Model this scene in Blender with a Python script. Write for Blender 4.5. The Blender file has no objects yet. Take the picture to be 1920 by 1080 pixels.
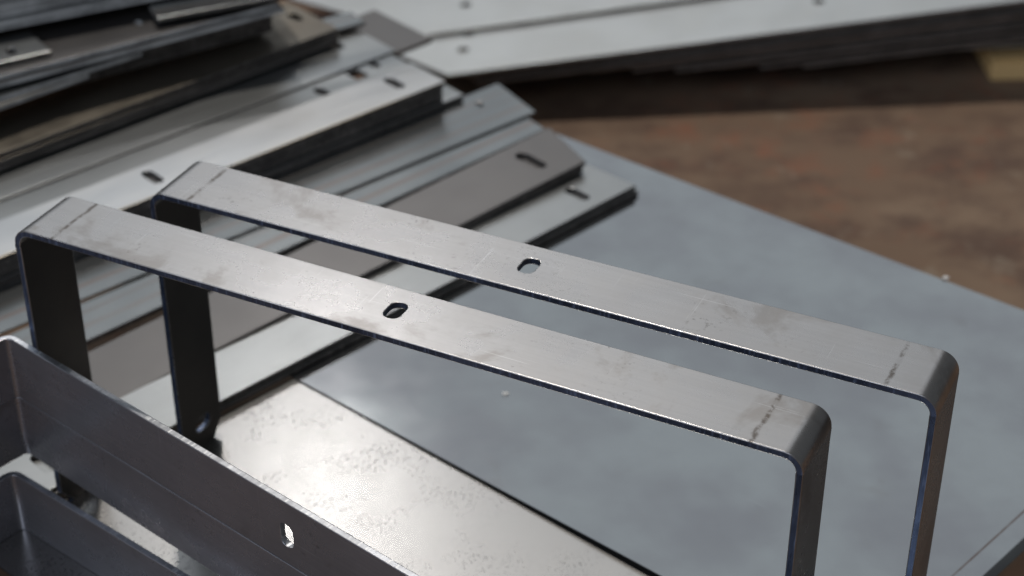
import bpy, bmesh, math, random
from mathutils import Vector, Matrix
random.seed(7)
scene = bpy.context.scene
C = scene.collection
R = math.radians

# ------------------------------------------------------------------ camera
cam_d = bpy.data.cameras.new('camera')
cam = bpy.data.objects.new('camera', cam_d)
C.objects.link(cam)
cam.location = (0, 0, 0.8917)                 # the top of the big sheet is z = 0
cam.rotation_euler = (R(90 - 33.445), 0, 0)
cam_d.sensor_width = 36
cam_d.lens = 66.82
cam_d.clip_start = 0.02
cam_d.clip_end = 100
cam_d.dof.use_dof = True
cam_d.dof.focus_distance = 1.13
cam_d.dof.aperture_fstop = 6.3
scene.camera = cam

# ------------------------------------------------------------------ light
# a workshop beside a wide opening: hard light from behind, a big bright opening behind, an added soft bluish fill behind the camera
world = bpy.data.worlds.new('World')
scene.world = world
world.use_nodes = True
bg = world.node_tree.nodes['Background']
bg.inputs[0].default_value = (0.86, 0.93, 1.0, 1)
bg.inputs[1].default_value = 0.10
def direction(el, az):
    return Vector((math.cos(R(el)) * math.cos(R(az)), math.cos(R(el)) * math.sin(R(az)), math.sin(R(el))))
AIM = Vector((0.1, 1.3, 0.0))
def beam(name, el, az, watts, soft, color):
    d_ = bpy.data.lights.new(name, 'SPOT')
    d_.energy = watts
    d_.shadow_soft_size = soft
    d_.spot_size = R(40)
    d_.spot_blend = 0.3
    d_.color = color
    o_ = bpy.data.objects.new(name, d_)
    C.objects.link(o_)
    v_ = direction(el, az)
    o_.location = AIM + v_ * 12
    o_.rotation_euler = v_.to_track_quat('Z', 'Y').to_euler()
beam('low_beam', 40.5, 99, 150, 0.12, (1.0, 0.965, 0.94))
beam('high_beam', 63, 99, 2700, 0.20, (1.0, 0.94, 0.86))
win_d = bpy.data.lights.new('doorway', 'AREA')
win_d.shape = 'RECTANGLE'
win_d.size, win_d.size_y = 6.5, 3.6
win_d.energy = 46
win_d.color = (0.86, 0.93, 1.0)
win = bpy.data.objects.new('doorway', win_d)
C.objects.link(win)
wd = direction(36, 98)
win.location = AIM + wd * 5.5
win.rotation_euler = wd.to_track_quat('Z', 'Y').to_euler()
fill_d = bpy.data.lights.new('left_fill', 'AREA')  # unseen bluish fill, added to lighten the side-lying brackets and near edges
fill_d.shape = 'RECTANGLE'
fill_d.size, fill_d.size_y = 4.5, 3.0
fill_d.energy = 110
fill_d.color = (0.74, 0.84, 1.0)
fill = bpy.data.objects.new('left_fill', fill_d)
C.objects.link(fill)
fd = direction(34, 228)
fill.location = AIM + fd * 5.5
fill.rotation_euler = fd.to_track_quat('Z', 'Y').to_euler()
scene.view_settings.view_transform = 'Standard'
scene.view_settings.look = 'None'
scene.view_settings.exposure = 0.0
scene.view_settings.gamma = 1.0
scene.view_settings.use_curve_mapping = False
try:
    scene.cycles.use_denoising = True
    scene.cycles.max_bounces = 6
except Exception:
    pass

# ------------------------------------------------------------------ materials
class NT:
    def __init__(self, name):
        self.m = bpy.data.materials.new(name)
        self.m.use_nodes = True
        self.t = self.m.node_tree
        self.b = self.t.nodes['Principled BSDF']
        self.tc = self.t.nodes.new('ShaderNodeTexCoord')
    def n(self, kind, **kw):
        x = self.t.nodes.new(kind)
        for k, v in kw.items(): setattr(x, k, v)
        return x
    def put(self, sock, v):
        if isinstance(v, bpy.types.NodeSocket): self.t.links.new(v, sock)
        else: sock.default_value = v
    def coords(self, scale=(1, 1, 1), loc=(0, 0, 0), rot=(0, 0, 0)):
        mp = self.n('ShaderNodeMapping')
        self.t.links.new(self.tc.outputs['Object'], mp.inputs[0])
        oi = self.n('ShaderNodeObjectInfo')
        add = self.n('ShaderNodeVectorMath', operation='ADD')
        mul = self.n('ShaderNodeVectorMath', operation='SCALE')
        mul.inputs[0].default_value = (7.3, 3.1, 5.7)
        self.t.links.new(oi.outputs['Random'], mul.inputs['Scale'])
        self.t.links.new(mp.outputs[0], add.inputs[0])
        self.t.links.new(mul.outputs[0], add.inputs[1])
        mp.inputs['Scale'].default_value = scale
        mp.inputs['Location'].default_value = loc
        mp.inputs['Rotation'].default_value = rot
        return add.outputs[0]
    def noise(self, vec, scale, detail=4, rough=0.55, dist=0.0):
        x = self.n('ShaderNodeTexNoise')
        self.t.links.new(vec, x.inputs['Vector'])
        x.inputs['Scale'].default_value = scale
        x.inputs['Detail'].default_value = detail
        x.inputs['Roughness'].default_value = rough
        x.inputs['Distortion'].default_value = dist
        return x.outputs['Fac']
    def ramp(self, fac, a, b, lo=0.0, hi=1.0):
        x = self.n('ShaderNodeMapRange', interpolation_type='SMOOTHSTEP')
        self.put(x.inputs['Value'], fac)
        x.inputs['From Min'].default_value = a
        x.inputs['From Max'].default_value = b
        x.inputs['To Min'].default_value = lo
        x.inputs['To Max'].default_value = hi
        return x.outputs[0]
    def math(self, op, a, b=0.0, c=0.0):
        x = self.n('ShaderNodeMath', operation=op)
        self.put(x.inputs[0], a); self.put(x.inputs[1], b); self.put(x.inputs[2], c)
        return x.outputs[0]
    def mix(self, fac, a, b, mode='MIX'):
        x = self.n('ShaderNodeMix', data_type='RGBA', blend_type=mode)
        self.put(x.inputs[0], fac)
        self.put(x.inputs[6], a if isinstance(a, bpy.types.NodeSocket) else (*a, 1))
        self.put(x.inputs[7], b if isinstance(b, bpy.types.NodeSocket) else (*b, 1))
        return x.outputs[2]
    def sep(self):
        x = self.n('ShaderNodeSeparateXYZ')
        self.t.links.new(self.tc.outputs['Object'], x.inputs[0])
        return x.outputs
    def bump(self, h, strength, dist):
        x = self.n('ShaderNodeBump')
        x.inputs['Strength'].default_value = strength
        x.inputs['Distance'].default_value = dist
        self.t.links.new(h, x.inputs['Height'])
        self.t.links.new(x.outputs[0], self.b.inputs['Normal'])

def steel(name, base, smear, metal=0.9, rough=0.38, speck=0.4, speck_col=(0.10, 0.095, 0.09), scratch=0.15,
          bend=None, bump=0.15, grain=(1, 1, 1), streaks=None, rough_var=0.12, speck_thr=0.64, speck_scale=130, smudge=0.45, mot=0.35, clus=(0.50, 0.66), line=None, wavy=0.0, roll=0.0, sthr=0.74, smthr=0.62):
    s = NT(name)
    v = s.coords()
    vg = s.coords(scale=grain)
    big = s.noise(v, 9, 3)
    mid = s.noise(vg, 34, 5, 0.6)
    fine = s.noise(v, 420, 3, 0.7)
    col = s.mix(s.ramp(big, 0.35, 0.68), base, smear)
    col = s.mix(s.ramp(mid, 0.35, 0.75, 0, mot), col, tuple(c * 0.72 for c in smear))
    # pits and grime in clusters
    clus = s.ramp(s.noise(v, 22, 3), *clus)
    pit = s.ramp(s.noise(vg, speck_scale, 4, 0.7), speck_thr, speck_thr + 0.1)
    pits = s.math('MULTIPLY', s.math('MULTIPLY', clus, pit), speck)
    col = s.mix(pits, col, speck_col)
    # smudges
    smd = s.math('MULTIPLY', s.ramp(s.noise(v, 17, 5, 0.62, 0.4), smthr, smthr + 0.12), smudge)
    col = s.mix(smd, col, (0.20, 0.18, 0.165))
    if roll:                                 # rolling grain along the piece
        gr = s.noise(s.coords(scale=(7, 420, 420)), 1.0, 4, 0.65)
        col = s.mix(s.ramp(gr, 0.35, 0.7, 0, roll), col, tuple(c * 0.6 for c in smear))
    rgh = s.math('ADD', s.ramp(mid, 0.3, 0.75, rough - rough_var * 0.5, rough + rough_var), s.math('MULTIPLY', s.math('ADD', pits, smd), 0.05))
    # fine bright scratches
    if scratch > 0:
        sc1 = s.ramp(s.noise(s.coords(scale=(9, 700, 1), rot=(0, 0, R(33)), loc=(2, 1, 0)), 1.0, 2), sthr, sthr + 0.04)
        sc2 = s.ramp(s.noise(s.coords(scale=(700, 14, 1), rot=(0, 0, R(-14)), loc=(5, 7, 0)), 1.0, 2), sthr + 0.01, sthr + 0.05)
        sc = s.math('MULTIPLY', s.math('MAXIMUM', sc1, sc2), scratch)
        col = s.mix(sc, col, (0.85, 0.85, 0.86))
    xyz = s.sep()
    if bend is not None:
        w_ = s.math('MULTIPLY', s.noise(v, 60, 4, 0.7), 0.005)
        d = s.math('ABSOLUTE', s.math('SUBTRACT', s.math('ADD', s.math('ABSOLUTE', xyz[0]), w_), bend + 0.0025))
        ln = s.ramp(d, 0.0004, 0.0022, 1, 0)
        ln = s.math('MULTIPLY', ln, s.ramp(s.noise(v, 110, 4, 0.75), 0.42, 0.60, 0.10, 0.80))
        col = s.mix(ln, col, (0.09, 0.07, 0.055))
    if line is not None:                     # scribed bend line that follows the skewed edge
        off, sk = line
        d = s.math('ABSOLUTE', s.math('SUBTRACT', s.math('SUBTRACT', xyz[0], s.math('MULTIPLY', xyz[1], sk)), off))
        ln = s.math('MULTIPLY', s.ramp(d, 0.0004, 0.0011, 1, 0), s.ramp(s.noise(v, 60, 3), 0.35, 0.55, 0.5, 0.9))
        col = s.mix(ln, col, (0.13, 0.09, 0.075))
    if streaks:
        for y0, wd, cc, amt in streaks:
            d = s.math('ABSOLUTE', s.math('SUBTRACT', xyz[1], y0))
            ln = s.math('MULTIPLY', s.ramp(d, wd * 0.4, wd, 1, 0), s.ramp(s.noise(s.coords(scale=(8, 60, 1)), 1.0, 3), 0.3, 0.6, 0.3 * amt, amt))
            col = s.mix(ln, col, cc)
    s.put(s.b.inputs['Base Color'], col)
    s.b.inputs['Metallic'].default_value = metal
    s.put(s.b.inputs['Roughness'], rgh)
    hgt = s.math('ADD', s.math('MULTIPLY', fine, 0.5), mid)
    if wavy: hgt = s.math('ADD', hgt, s.math('MULTIPLY', s.noise(v, 5, 2), wavy / 0.0004))
    s.bump(hgt, bump, 0.0004)
    return s.m

def cut_edge(name, col=(0.10, 0.13, 0.22), rough=0.3, metal=0.85):
    s = NT(name)
    v = s.coords()
    st = s.noise(s.coords(scale=(500, 500, 60)), 1.0, 3)
    big = s.noise(v, 25, 4)
    c = s.mix(s.ramp(big, 0.35, 0.65), col, tuple(x * 0.55 for x in col))
    c = s.mix(s.ramp(st, 0.52, 0.72, 0, 0.45), c, tuple(min(1.0, x * 3.2) for x in col))  # lighter streaks painted in as glints along the cut
    s.put(s.b.inputs['Base Color'], c)
    s.b.inputs['Metallic'].default_value = metal
    s.put(s.b.inputs['Roughness'], s.ramp(st, 0.3, 0.7, rough, rough + 0.2))
    s.bump(st, 0.3, 0.0003)
    return s.m

M = {}
M['frame'] = steel('bracket_steel', (0.44, 0.427, 0.422), (0.40, 0.386, 0.38), metal=0.96, rough=0.275, speck=0.5, bend=0.2415, scratch=0.22, sthr=0.70, speck_thr=0.57, speck_scale=260, rough_var=0.03, mot=0.34, smudge=0.5, clus=(0.52, 0.66), roll=0.12, smthr=0.545, bump=0.08)
M['inside'] = steel('shade_dark_inner_face', (0.13, 0.12, 0.11), (0.10, 0.093, 0.086), metal=0.9, rough=0.30, speck=0.3, scratch=0.0, rough_var=0.03, mot=0.2, smudge=0.1)  # dark base colour stands in for the shade on the inner faces
M['side_frame'] = steel('side_bracket_steel', (0.42, 0.412, 0.445), (0.35, 0.342, 0.365), metal=0.78, rough=0.28, speck=0.6, scratch=0.25, sthr=0.70, rough_var=0.05, mot=0.35, smudge=0.35, speck_scale=200, speck_thr=0.57, roll=0.2)
M['edge'] = cut_edge('sky_tinted_cut_edge', (0.12, 0.155, 0.245), 0.26)  # blue of the reflected sky is put into the base colour
M['edge_bright'] = cut_edge('bare_cut_edge', (0.50, 0.52, 0.56), 0.30, metal=0.9)
M['bar_light'] = steel('bar_steel_light', (0.34, 0.346, 0.345), (0.30, 0.306, 0.304), metal=0.92, rough=0.29, grain=(0.4, 2, 1), scratch=0.08, speck=0.4, rough_var=0.02, mot=0.18, smudge=0.2)
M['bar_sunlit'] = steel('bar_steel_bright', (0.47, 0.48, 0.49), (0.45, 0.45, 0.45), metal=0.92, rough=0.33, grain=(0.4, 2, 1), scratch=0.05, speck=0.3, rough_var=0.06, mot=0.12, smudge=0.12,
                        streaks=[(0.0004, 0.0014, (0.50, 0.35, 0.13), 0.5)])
M['bar_grey'] = steel('bar_steel_grey', (0.255, 0.265, 0.265), (0.21, 0.22, 0.222), metal=0.9, rough=0.22, grain=(0.3, 2.5, 1), scratch=0.05, rough_var=0.015, mot=0.10, smudge=0.2,
                      streaks=[(0.018, 0.004, (0.22, 0.15, 0.12), 0.6), (0.036, 0.003, (0.20, 0.16, 0.14), 0.45), (0.0525, 0.003, (0.25, 0.19, 0.16), 0.4)])
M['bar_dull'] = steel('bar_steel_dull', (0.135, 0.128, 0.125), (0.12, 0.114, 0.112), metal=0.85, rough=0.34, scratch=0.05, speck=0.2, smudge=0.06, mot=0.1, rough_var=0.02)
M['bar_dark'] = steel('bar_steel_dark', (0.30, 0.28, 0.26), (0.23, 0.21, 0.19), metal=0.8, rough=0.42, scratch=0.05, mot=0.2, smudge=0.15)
M['bar_shaded'] = steel('bar_steel_shaded', (0.17, 0.15, 0.12), (0.13, 0.112, 0.09), metal=0.75, rough=0.38, scratch=0.03, mot=0.2, smudge=0.15)  # shade cast by the upper pile is painted into this base colour
M['bar_edge'] = cut_edge('dark_cut_edge', (0.20, 0.185, 0.175), 0.5, metal=0.6)
M['edge_light'] = cut_edge('grey_cut_edge', (0.66, 0.66, 0.65), 0.5, metal=0.1)
M['sheet'] = steel('sheet_steel_blue', (0.345, 0.36, 0.362), (0.285, 0.288, 0.298), metal=0.95, rough=0.115, speck=0.25, scratch=0.10, bump=0.02, rough_var=0.02, smudge=0.16, mot=0.14, wavy=0.014, line=(0.0145, math.tan(R(4.5))))
M['blank'] = steel('blank_steel_bright', (0.36, 0.353, 0.345), (0.34, 0.333, 0.325), metal=0.92, rough=0.26, speck=0.5, smudge=0.0, speck_col=(0.09, 0.09, 0.095), speck_thr=0.52, speck_scale=430, clus=(0.40, 0.62), scratch=0.0, bump=0.02, grain=(1.5, 0.8, 1), rough_var=0.008, mot=0.12)
M['rim'] = cut_edge('dark_sheared_rim', (0.03, 0.03, 0.035), 0.6, metal=0.2)
M['far_plate'] = steel('far_plate_steel', (0.45, 0.465, 0.47), (0.41, 0.42, 0.42), metal=0.9, rough=0.40, scratch=0.0, speck=0.1, smudge=0.05, mot=0.1, rough_var=0.03, bump=0.05)
cs = NT('chip_white'); cs.b.inputs['Base Color'].default_value = (0.75, 0.74, 0.72, 1); cs.b.inputs['Roughness'].default_value = 0.5
M['chip'] = cs.m

def floor_mat():
    s = NT('workshop_floor')
    v = s.coords()
    a = s.noise(s.coords(scale=(1.0, 2.0, 1)), 2.4, 4, 0.55)
    b = s.noise(s.coords(scale=(1.0, 1.3, 1)), 10, 5, 0.65)
    c = s.noise(v, 22, 3)
    d = s.noise(s.coords(loc=(4, 2, 0)), 14, 5, 0.7)
    col = s.mix(s.ramp(a, 0.38, 0.62), (0.165, 0.104, 0.066), (0.215, 0.145, 0.095))
    col = s.mix(s.ramp(b, 0.42, 0.68, 0, 0.85), col, (0.09, 0.05, 0.034))
    col = s.mix(s.ramp(d, 0.50, 0.72, 0, 0.6), col, (0.23, 0.085, 0.045))
    col = s.mix(s.ramp(c, 0.62, 0.75, 0, 0.45), col, (0.27, 0.22, 0.165))
    s.put(s.b.inputs['Base Color'], col)
    s.b.inputs['Roughness'].default_value = 0.85
    s.bump(b, 0.4, 0.01)
    return s.m
M['floor'] = floor_mat()

def wood_mat():
    s = NT('pallet_wood')
    g = s.noise(s.coords(scale=(3, 60, 60)), 1.0, 4, 0.6, 0.6)
    col = s.mix(s.ramp(g, 0.35, 0.65), (0.84, 0.58, 0.27), (0.70, 0.45, 0.18))
    s.put(s.b.inputs['Base Color'], col)
    s.b.inputs['Roughness'].default_value = 0.75
    s.bump(g, 0.3, 0.002)
    return s.m
M['wood'] = wood_mat()

# ------------------------------------------------------------------ mesh helpers
def slot_pts(cx, cy, a, b, along='y', n=10):
    """obround of width a, length b"""
    pts = []
    h = (b - a) / 2
    for k in range(2 * n + 2):
        if k <= n: t = math.pi * k / n; off = h
        else: t = math.pi + math.pi * (k - n - 1) / n; off = -h
        u, w = a / 2 * math.cos(t), a / 2 * math.sin(t) + off
        pts.append((cx + u, cy + w) if along == 'y' else (cx + w, cy - u))
    return pts

def slab(bm, outline, holes, f, side_mat=1, skip=(), back_mat=0):
    """flat piece with holes; f(u, v, k) maps to 3D, k = 0 outer face, 1 inner face; skip = indices of outline edges left open"""
    loops = [outline] + list(holes)
    lv = [[[bm.verts.new(f(u, w, k)) for (u, w) in lp] for lp in loops] for k in (0, 1)]
    for k in (0, 1):
        eds = []
        for lp in lv[k]:
            for i in range(len(lp)):
                eds.append(bm.edges.new((lp[i], lp[(i + 1) % len(lp)])))
        r = bmesh.ops.triangle_fill(bm, use_beauty=True, use_dissolve=False, edges=eds)
        for g in r['geom']:
            if isinstance(g, bmesh.types.BMFace): g.material_index = back_mat if k else 0
    for li, (a, b) in enumerate(zip(lv[0], lv[1])):
        for i in range(len(a)):
            if li == 0 and i in skip: continue
            j = (i + 1) % len(a)
            fc = bm.faces.new((a[i], a[j], b[j], b[i])); fc.material_index = side_mat

def finish(bm, name, mats, parent=None, smooth=None, bevel=0.0, weld=False):
    if weld: bmesh.ops.remove_doubles(bm, verts=bm.verts, dist=1e-6)
    bmesh.ops.recalc_face_normals(bm, faces=bm.faces)
    me = bpy.data.meshes.new(name)
    bm.to_mesh(me); bm.free()
    for m in mats: me.materials.append(m)
    if smooth:
        for p in me.polygons: p.use_smooth = True
        me.set_sharp_from_angle(angle=R(smooth))
    o = bpy.data.objects.new(name, me)
    C.objects.link(o)
    if parent: o.parent = parent
    if bevel:
        b = o.modifiers.new('bevel', 'BEVEL')
        b.width = bevel; b.segments = 2; b.limit_method = 'ANGLE'; b.angle_limit = R(50)
        b.harden_normals = bool(smooth); b.material = 0 if len(mats) > 1 else -1
    return o

def tag(o, label, cat, group=None, kind=None):
    if label: o['label'] = label
    if cat: o['category'] = cat
    if group: o['group'] = group
    if kind: o['kind'] = kind
    return o

def box(bm, x0, x1, y0, y1, z0, z1, mi=0):
    v = [bm.verts.new((x, y, z)) for z in (z0, z1) for (x, y) in ((x0, y0), (x1, y0), (x1, y1), (x0, y1))]
    for q in ((3, 2, 1, 0), (4, 5, 6, 7), (0, 1, 5, 4), (1, 2, 6, 5), (2, 3, 7, 6), (3, 0, 4, 7)):
        bm.faces.new([v[i] for i in q]).material_index = mi

# ------------------------------------------------------------------ the floor
bm = bmesh.new()
s_ = 5.0
vs = [bm.verts.new(p) for p in ((-s_, -s_, 0), (s_, -s_, 0), (s_, s_, 0), (-s_, s_, 0))]
bm.faces.new(vs)
fl = finish(bm, 'floor', [M['floor']])
fl.location = (0, 1.5, -0.26)
tag(fl, None, None, kind='structure')

# ------------------------------------------------------------------ the big blue-grey sheet with its bent-down edge
def frame_at(o, loc, az, tilt=0.0):
    o.location = loc
    o.rotation_euler = (0, tilt, R(az))

# local x runs along the far edge (az 141.5 from the right corner), local y towards the camera
SH_AZ = 141.5
T, RB, Wd = 0.0012, 0.007, 0.775
SK = math.tan(R(4.5))                          # the bent edge is not quite square to the far edge
def sheet_z(x, y):                             # the near edge bows up a little towards the right
    return 0.0034 * max(0.0, min(1.0, (0.56 - x) / 0.37)) ** 1.6 * max(0.0, y / 0.455) ** 2
NX, NY = 26, 14
cols = [(Wd * (1 - i / NX), None) for i in range(NX + 1)]          # flat part, from the left end to the bend
prof = [(x, 0.0, 0.0, -T) for x, _ in cols]
for k in range(1, 9):
    t = math.pi / 2 * k / 8
    prof.append((-RB * math.sin(t), -RB * (1 - math.cos(t)), -(RB - T) * math.sin(t), -RB + (RB - T) * math.cos(t)))
prof.append((-RB, -0.070, -RB + T, -0.070))
bm = bmesh.new()
top, bot = [], []
for i, pr in enumerate(prof):
    rt, rb_ = [], []
    for j in range(NY + 1):
        x = pr[0]
        ynear = 0.461 - 0.0353 * (max(x, 0) - 0.194)
        y = ynear * j / NY
        sk = y * SK * (1 - max(x, 0) / Wd)
        dz = sheet_z(max(x, 0), y)
        flat = i <= NX
        rt.append(bm.verts.new((x + sk, y, pr[1] + dz)))
        rb_.append(bm.verts.new(((x if flat else pr[2]) + sk, y, pr[3] + dz)))
    top.append(rt); bot.append(rb_)
for i in range(len(prof) - 1):
    for j in range(NY):
        bm.faces.new((top[i][j], top[i + 1][j], top[i + 1][j + 1], top[i][j + 1]))
        bm.faces.new((bot[i][j], bot[i][j + 1], bot[i + 1][j + 1], bot[i + 1][j]))
    for j in (0, NY):
        bm.faces.new((top[i][j], top[i + 1][j], bot[i + 1][j], bot[i][j])).material_index = 1
for i in (0, len(prof) - 1):
    for j in range(NY):
        bm.faces.new((top[i][j], top[i][j + 1], bot[i][j + 1], bot[i][j])).material_index = 1
sheet = finish(bm, 'steel_sheet', [M['sheet'], M['rim']], smooth=40)
sheet.location = (0.545, 1.223, 0)
sheet.rotation_euler = (0, 0, R(SH_AZ))        # local x -> az 141.5, local y -> az 231.5
tag(sheet, 'large blue-grey steel sheet with rounded right edge, seen through both upright brackets', 'steel sheet')

# speckled bright blank that reaches under the sheet
bm = bmesh.new()
slab(bm, [(0, -0.05), (0.62, -0.05), (0.62, 0.29), (0, 0.29)], [], lambda u, w, k: (
    math.cos(R(-40.2)) * u + math.cos(R(-136.5)) * w, math.sin(R(-40.2)) * u + math.sin(R(-136.5)) * w, -0.0018 * k))
bl = finish(bm, 'steel_blank', [M['blank'], M['rim']])
bl.location = (-0.174, 1.222, -0.0014)
tag(bl, 'bright speckled steel blank lying flat beneath the upright brackets', 'steel blank')

# ------------------------------------------------------------------ U brackets
L, Wb, TH, RO, HT = 0.5473, 0.050, 0.0047, 0.0128, 0.2374
def make_bracket(face, edge, inside, RO=RO):
    """stands on its legs; local x along the crossbar, y depth 0..Wb, top face at z = 0; returns the root"""
    root = bpy.data.objects.new('bent_bracket', None); C.objects.link(root)
    root.empty_display_size = 0.05
    xf = L / 2 - RO
    bm = bmesh.new()
    slab(bm, [(-xf, 0), (xf, 0), (xf, Wb), (-xf, Wb)], [slot_pts(0, 0.0268, 0.0112, 0.0185)],
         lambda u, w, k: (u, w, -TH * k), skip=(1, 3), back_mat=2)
    N = 10
    for s in (-1, 1):
        ring = []
        for i in range(N + 1):
            t = math.pi / 2 * i / N
            ring.append([bm.verts.new((s * (xf + r * math.sin(t)), y, -RO + r * math.cos(t))) for r in (RO, RO - TH) for y in (0, Wb)])
        for i in range(N):
            a, b = ring[i], ring[i + 1]
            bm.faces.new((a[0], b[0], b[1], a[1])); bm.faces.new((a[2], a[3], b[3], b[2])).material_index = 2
            for p, q in ((0, 2), (1, 3)):
                fc = bm.faces.new((a[p], a[q], b[q], b[p])); fc.material_index = 1
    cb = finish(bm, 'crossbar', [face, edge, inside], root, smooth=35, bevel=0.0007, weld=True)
    for s in (-1, 1):
        bm = bmesh.new()
        c1, c2 = 0.0115, 0.0135
        out = [(0, -RO), (Wb, -RO), (Wb, -HT + c2), (Wb - c1, -HT), (c1, -HT), (0, -HT + c2)]
        slab(bm, out, [slot_pts(0.0265, -HT + 0.0225, 0.0112, 0.0185, 'x')],
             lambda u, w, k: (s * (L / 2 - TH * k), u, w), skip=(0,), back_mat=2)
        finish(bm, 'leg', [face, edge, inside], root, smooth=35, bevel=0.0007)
    return root
def copy_tree(o, parent=None):
    c = o.copy(); C.objects.link(c); c.parent = parent
    for ch in list(o.children): copy_tree(ch, c)
    return c
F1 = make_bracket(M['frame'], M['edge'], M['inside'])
F1.location = (-0.0836, 0.9440, 0.236); F1.rotation_euler = (0, 0, -0.4585)
tag(F1, 'nearer of the two upright U-shaped steel brackets, dark slot in its scratched top', 'bracket', 'upright bent brackets')
F2 = copy_tree(F1)
F2.location = (-0.0007, 0.9945, 0.236); F2.rotation_euler = (0, 0, -0.4480)
F2['label'] = 'farther of the two upright U-shaped steel brackets, sheet showing through its slot'

# three more lie on their side in a pile in the lower left corner
A = make_bracket(M['side_frame'], M['edge_bright'], M['side_frame'], 0.0088)
def lay(o, px, py, z, az):
    """inner face corner of the crossbar at (px,py), crossbar runs az; strip width stands up from z"""
    # local x -> az, local z (outer face normal) -> away from camera (az + 90), local y -> up
    ax = Vector((math.cos(R(az)), math.sin(R(az)), 0))
    az_ = Vector((-ax.y, ax.x, 0))
    up = Vector((0, 0, 1))
    # right-handed: x, y, z with z = x cross y
    m = Matrix((ax, -up, az_)).transposed()
    o.rotation_euler = m.to_euler()
    org = Vector((px, py, 0)) + ax * (L / 2 - TH) + az_ * TH
    o.location = (org.x, org.y, z + Wb)
lay(A, -0.3437, 1.0620, 0.0998, -40.2)
tag(A, 'topmost bracket of the side-lying pile at lower left, bright slot in its face', 'bracket', 'brackets lying on their side')
A2 = copy_tree(A); lay(A2, -0.3445, 1.0628, 0.0494, -40.25)
A2['label'] = 'middle bracket of the pile on its side, directly under the slotted topmost one'
B = copy_tree(A); lay(B, -0.3500, 1.0400, -0.0013, -38.6)
B['label'] = 'lowest dark bracket of the side-lying pile, at the bottom left corner'

# ------------------------------------------------------------------ flat bars
BT = 0.0047
mesh_cache = {}
def bar_obj(length, width, slots, mats, t=BT, skew=0.0, holes=(), name='flat_bar'):
    key = (round(length, 4), round(width, 4), tuple(slots), mats[0].name, t, skew, tuple(holes))
    if key not in mesh_cache:
        bm = bmesh.new()
        hl = [slot_pts(x, y, a, b) for x, y, a, b in slots] + [[(x0, y0), (x1, y0), (x1, y1), (x0, y1)] for x0, y0, x1, y1 in holes]
        slab(bm, [(0, 0), (length, 0), (length, width), (skew, width)], hl, lambda u, w, k: (u, w, -t * k))
        o = finish(bm, name, mats, bevel=0.0004)
        mesh_cache[key] = o.data
        return o
    o = bpy.data.objects.new(name, mesh_cache[key]); C.objects.link(o)
    b = o.modifiers.new('bevel', 'BEVEL'); b.width = 0.0004; b.segments = 2; b.limit_method = 'ANGLE'; b.angle_limit = R(50); b.material = 0
    return o
def flat_bar(corner, az, width, z, length, mat, label, group=None, slots=(), t=BT, tilt=0.0, skew=0.0, holes=(), edge='bar_edge', cat='flat bar', name='flat_bar', roll=0.0):
    """corner = far right corner of the top face, bar runs away from it at azimuth az, local y to its left-hand far side"""
    o = bar_obj(length, width, list(slots), [M[mat], M[edge]], t, skew, holes, name)
    d = Vector((math.cos(R(az)), math.sin(R(az)), 0))
    nrm = Vector((d.y, -d.x, 0))
    # local x = d, local y = nrm (points to the far left side), local z = d x nrm = -up  -> mirror by using -z for depth
    d3 = (d + Vector((0, 0, -tilt))).normalized()
    n3 = (nrm + Vector((0, 0, roll))).normalized()
    zc = d3.cross(n3).normalized()
    m = Matrix((d3, n3, zc)).transposed()
    o.rotation_euler = m.to_euler()
    # the slab is built from 0 down to -t along local z; local z points down here, so shift the origin by t
    o.location = Vector((corner[0], corner[1], z)) + zc * t
    tag(o, label, cat, group)
    return o

ORD = ['topmost', 'second', 'third', 'fourth', 'fifth', 'sixth', 'seventh', 'eighth', 'ninth', 'tenth']
# fan of bars right of the stacks
S = 0.011
flat_bar((0.1134, 1.5052), -135.8, 0.0573, 0.0104, 0.98, 'bar_light', 'pale slotted flat bar at the right end of the fan, next to the large sheet', 'fanned flat bars',
         slots=[(0.0495, 0.0265, S, 0.027), (0.6114, 0.030, S, 0.027)], skew=0.004)
flat_bar((0.1160, 1.5052), -135.9, 0.0573, 0.0052, 0.98, 'bar_light', 'flat bar hidden beneath the pale rightmost bar of the fan, dark corner peeping out', 'fanned flat bars', skew=0.001)
flat_bar((0.0680, 1.5294), -136.75, 0.0690, 0.0220, 0.95, 'bar_dull', 'dull brown-grey flat bar with raised end and long black slot', 'fanned flat bars',
         slots=[(0.0352, 0.0365, 0.0125, 0.036)], tilt=0.0232, skew=-0.020)
flat_bar((0.0655, 1.5265), -136.75, 0.0660, 0.0166, 0.90, 'bar_dull', 'bar directly beneath the dull bar with the raised end, showing in the dark gap', 'fanned flat bars', tilt=0.0172, skew=-0.018)
flat_bar((0.0320, 1.6193), -136.6, 0.050, 0.0066, 0.95, 'bar_grey', 'light blue-grey flat bar half covered by the dull bar with the raised end', 'fanned flat bars',
         slots=[(0.0494, 0.003, 0.011, 0.024)] if False else (), skew=-0.0075)
flat_bar((0.0232, 1.6500), -139.2, 0.0705, 0.0090, 0.95, 'bar_grey', t=0.0021, edge='bar_dull', label='streaked grey flat bar whose end juts farthest out over the floor', group='fanned flat bars',
         slots=[(0.0326, 0.0472, 0.007, 0.010)], skew=-0.0115)

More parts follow.
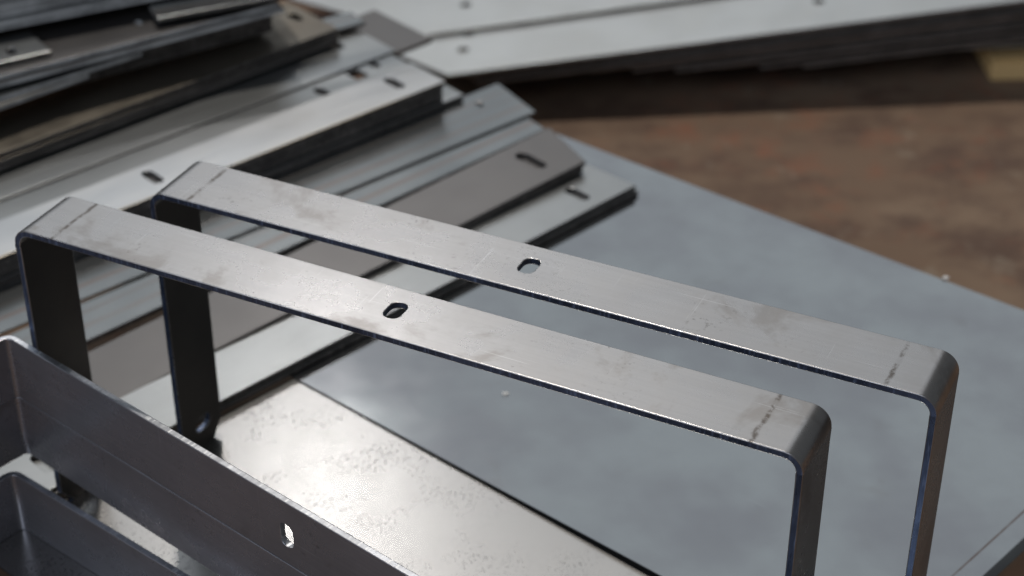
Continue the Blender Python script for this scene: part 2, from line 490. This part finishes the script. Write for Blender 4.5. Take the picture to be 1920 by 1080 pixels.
# stack D: sunlit top bar, worn bars below
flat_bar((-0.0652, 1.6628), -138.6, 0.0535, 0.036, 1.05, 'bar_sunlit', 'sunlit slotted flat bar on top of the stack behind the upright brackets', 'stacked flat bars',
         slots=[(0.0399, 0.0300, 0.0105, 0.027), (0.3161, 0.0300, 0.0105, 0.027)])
z = 0.036 - BT - 0.0005
for k in range(7):
    ext = 0.020 if k >= 3 else random.uniform(-0.004, 0.001)
    off = (random.uniform(-0.0015, 0.0015) if k < 3 else 0.004 + random.uniform(-0.002, 0.002))
    d = Vector((math.cos(R(-138.6)), math.sin(R(-138.6)))); nn = Vector((d.y, -d.x))
    c = Vector((-0.0652, 1.6628)) - d * ext - nn * off
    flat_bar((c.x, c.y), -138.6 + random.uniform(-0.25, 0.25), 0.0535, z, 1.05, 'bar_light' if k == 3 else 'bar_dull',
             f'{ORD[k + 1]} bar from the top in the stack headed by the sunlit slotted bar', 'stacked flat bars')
    z -= BT + 0.0003
    if z < BT: break

# bars and plates to the left of stack D
flat_bar((-0.0985, 1.7085), -138.6, 0.0560, 0.0290, 1.05, 'bar_light', 'slotted flat bar with a square black cutout, half under the sunlit top bar', 'flat bars of the left pile',
         slots=[(0.0270, 0.0280, 0.0085, 0.014), (0.1016, 0.0170, 0.0105, 0.020)], holes=[(0.0455, 0.0130, 0.0605, 0.0325)])
for k in range(4):
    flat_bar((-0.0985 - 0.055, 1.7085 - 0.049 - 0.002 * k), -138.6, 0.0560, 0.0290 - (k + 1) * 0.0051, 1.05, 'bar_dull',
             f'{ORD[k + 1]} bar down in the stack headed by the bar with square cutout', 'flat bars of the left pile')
E_AZ = -138.6
flat_bar((-0.1176, 1.7398), E_AZ, 0.0970, 0.0312, 1.1, 'bar_light', 'wide beige plate left of the sunlit bar, partly in shade', 'flat plates of the left pile',
         slots=[(0.038, 0.052, 0.0105, 0.026)], cat='flat plate', name='flat_plate')
flat_bar((-0.0830, 1.7900), -137.5, 0.0950, 0.0200, 1.1, 'bar_dull', 'matt grey plate end projecting beyond the beige plate', 'flat plates of the left pile', cat='flat plate', name='flat_plate')
for k in range(2):
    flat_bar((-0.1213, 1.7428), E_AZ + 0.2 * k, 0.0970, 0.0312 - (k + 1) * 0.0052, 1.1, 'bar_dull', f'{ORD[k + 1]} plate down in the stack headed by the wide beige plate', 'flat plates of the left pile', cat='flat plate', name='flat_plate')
# next stack up
for k in range(3):
    flat_bar((-0.1767 + 0.0015 * (k % 2), 1.7518 - 0.001 * k), -137.9 + 0.12 * k, 0.0850, 0.0500 - 0.0056 * k, 1.1, 'bar_shaded',
             'shaded brown plate with a slot near its sunlit end, top of its stack' if k == 0 else f'{ORD[k]} plate down in the stack headed by the shaded brown slotted plate', 'stacked shaded plates',
             slots=[(0.004 + 0.012, 0.0506, 0.009, 0.022)] if k == 0 else (), cat='flat plate', name='flat_plate')
flat_bar((-0.1520, 1.7900), -146.0, 0.0300, 0.0390, 0.30, 'bar_grey', 'thin strip end lying beside the shaded brown plate', None, cat='flat bar')
# loose bars jutting out under the upper pile
flat_bar((-0.3967, 1.5964), -137.2, 0.0900, 0.0780, 0.7, 'bar_sunlit', 'bright loose bar end catching the light under the upper left pile', 'loose bars under the upper pile', skew=0.0075, edge='edge_light')
flat_bar((-0.3520, 1.6321), -141.1, 0.0900, 0.0832, 0.7, 'bar_grey', 'grey loose bar end just behind the bright one', 'loose bars under the upper pile', skew=0.008, edge='edge_light')
HX, HY = (-0.2278, 1.7115)
for k in range(2):
    flat_bar((HX + 0.004 * k, HY - 0.0005 * k), -147.0 + 0.5 * k, 0.2000, 0.0970 - 0.0053 * k, 1.0, 'bar_dull',
             'wide dark plate on top of the upper left pile, small hole near its middle' if k == 0 else 'plate layered under the wide dark plate of the upper left pile', 'plates of the upper pile',
             slots=[(0.1350, 0.0340, 0.006, 0.010)] if k == 0 else (), edge='edge_light', cat='flat plate', name='flat_plate')
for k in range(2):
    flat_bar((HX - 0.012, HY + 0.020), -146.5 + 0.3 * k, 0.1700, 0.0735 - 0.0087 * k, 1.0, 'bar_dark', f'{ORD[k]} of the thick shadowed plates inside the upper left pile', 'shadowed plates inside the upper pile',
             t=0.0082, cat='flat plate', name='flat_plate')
flat_bar((-0.4289, 1.5959), -150.0, 0.0500, 0.1020, 0.6, 'bar_light', 'beige slotted bar end resting on the wide dark plate', None, slots=[(0.0319, 0.0175, 0.008, 0.016)], skew=0.004)
flat_bar((-0.3506, 1.6823), 24.0, 0.0300, 0.1075, 0.30, 'bar_grey', 'short dark bar wedged under the far left corner pile', None, edge='bar_edge')
KX, KY = (-0.2167, 1.7559)
for k in range(6):
    flat_bar((KX + 0.002 * math.sin(k * 2.1), KY - 0.0025 * math.cos(k * 1.7)), -153.5 + 0.5 * math.sin(k * 1.3), 0.2000, 0.1142 + 0.0053 * k, 1.0, 'bar_grey' if k % 2 else 'bar_dark',
             f'{ORD[k] if k else "lowest"} layer counted from below of the plate pile in the far left corner', 'plates in the far left corner', edge='edge_light' if k != 2 else 'bar_edge', cat='flat plate', name='flat_plate')

# ------------------------------------------------------------------ the far pile on the floor
def far_plate(left_low, az, width, skew, z, length, mat, label, group, holes_w=(), t=0.004, edge='bar_edge', slope=0.0):
    d = Vector((math.cos(R(az)), math.sin(R(az)))); nn = Vector((d.y, -d.x))
    c = Vector(left_low) - d * skew - nn * width
    sl = []
    for (hx, hy, a, b) in holes_w:
        q = Vector((hx, hy)) - c
        sl.append((q.dot(d), q.dot(nn), a, b))
    return flat_bar((c.x, c.y), az, width, z - skew * slope, length, mat, label, group, slots=sl, t=t, skew=skew, cat='flat plate', name='flat_plate', edge=edge, tilt=-slope)
far_plate((-0.0817, 2.1388), 7.05, 0.130, 0.1006, -0.200, 1.3, 'far_plate', 'lower of the two bright plates across the top, small holes near its left end', 'bright far plates',
          [(-0.0563, 2.2500, 0.014, 0.016), (-0.0624, 2.2040, 0.014, 0.016), (0.4010, 2.2690, 0.014, 0.016)], slope=0.0809)
far_plate((-0.1143, 2.2427), 8.34, 0.250, 0.246, -0.1955, 1.4, 'far_plate', 'upper bright plate along the top edge overlapping the lower bright plate', 'bright far plates',
          [(-0.0609, 2.3240, 0.014, 0.016)], slope=0.0809)
for k in range(9):
    x0 = -0.06 + 0.008 * k if k < 3 else 0.10 + 0.055 * (k - 3)
    z0 = -0.200 + 0.0809 * (x0 + 0.0817) - 0.0048 - 0.0061 * k
    far_plate((x0, 2.1388 + math.tan(R(7.05)) * (x0 + 0.0817) + 0.004 + 0.004 * math.sin(k * 2.3)), 7.05 - 0.15 * k, 0.30, 0.05, z0, 1.2, 'bar_dark',
              f'{ORD[k]} dark plate down in the shaded pile beneath the two bright far plates', 'dark plates of the far pile', slope=0.0809, edge='edge_light' if k in (4, 7) else 'bar_edge')
far_plate((0.4220, 2.2420), 6.0, 0.25, 0.0, -0.2215, 0.7, 'bar_grey', 'lowest grey plate end sticking out of the far pile above the wooden board', 'dark plates of the far pile', edge='edge_light')
bm = bmesh.new()
box(bm, 0, 0.5, 0, 0.095, 0, 0.030)
wb = finish(bm, 'wooden_board', [M['wood']], bevel=0.002)
wb.location = (0.630, 2.238, -0.2599); wb.rotation_euler = (0, 0, R(3))
tag(wb, 'pale wooden board end under the far pile at the right edge', 'wooden board')

# ------------------------------------------------------------------ metal chips
for (x, y, lab) in ((0.0, 0.0, 'tiny white metal chip on the sheet seen inside the nearer upright bracket'), (1, 1, 'tiny white metal chip near the far edge of the large sheet')):
    bm = bmesh.new()
    bmesh.ops.create_icosphere(bm, subdivisions=1, radius=0.0034)
    for v in bm.verts:
        v.co.x *= random.uniform(0.7, 1.2); v.co.y *= random.uniform(0.5, 1.0); v.co.z *= 0.35
    o = finish(bm, 'metal_chip', [M['chip']])
    o.location = (-0.0050, 1.1982, 0.0012) if x == 0 else (0.3718, 1.3641, 0.0012)
    tag(o, lab, 'metal chip', 'metal chips')
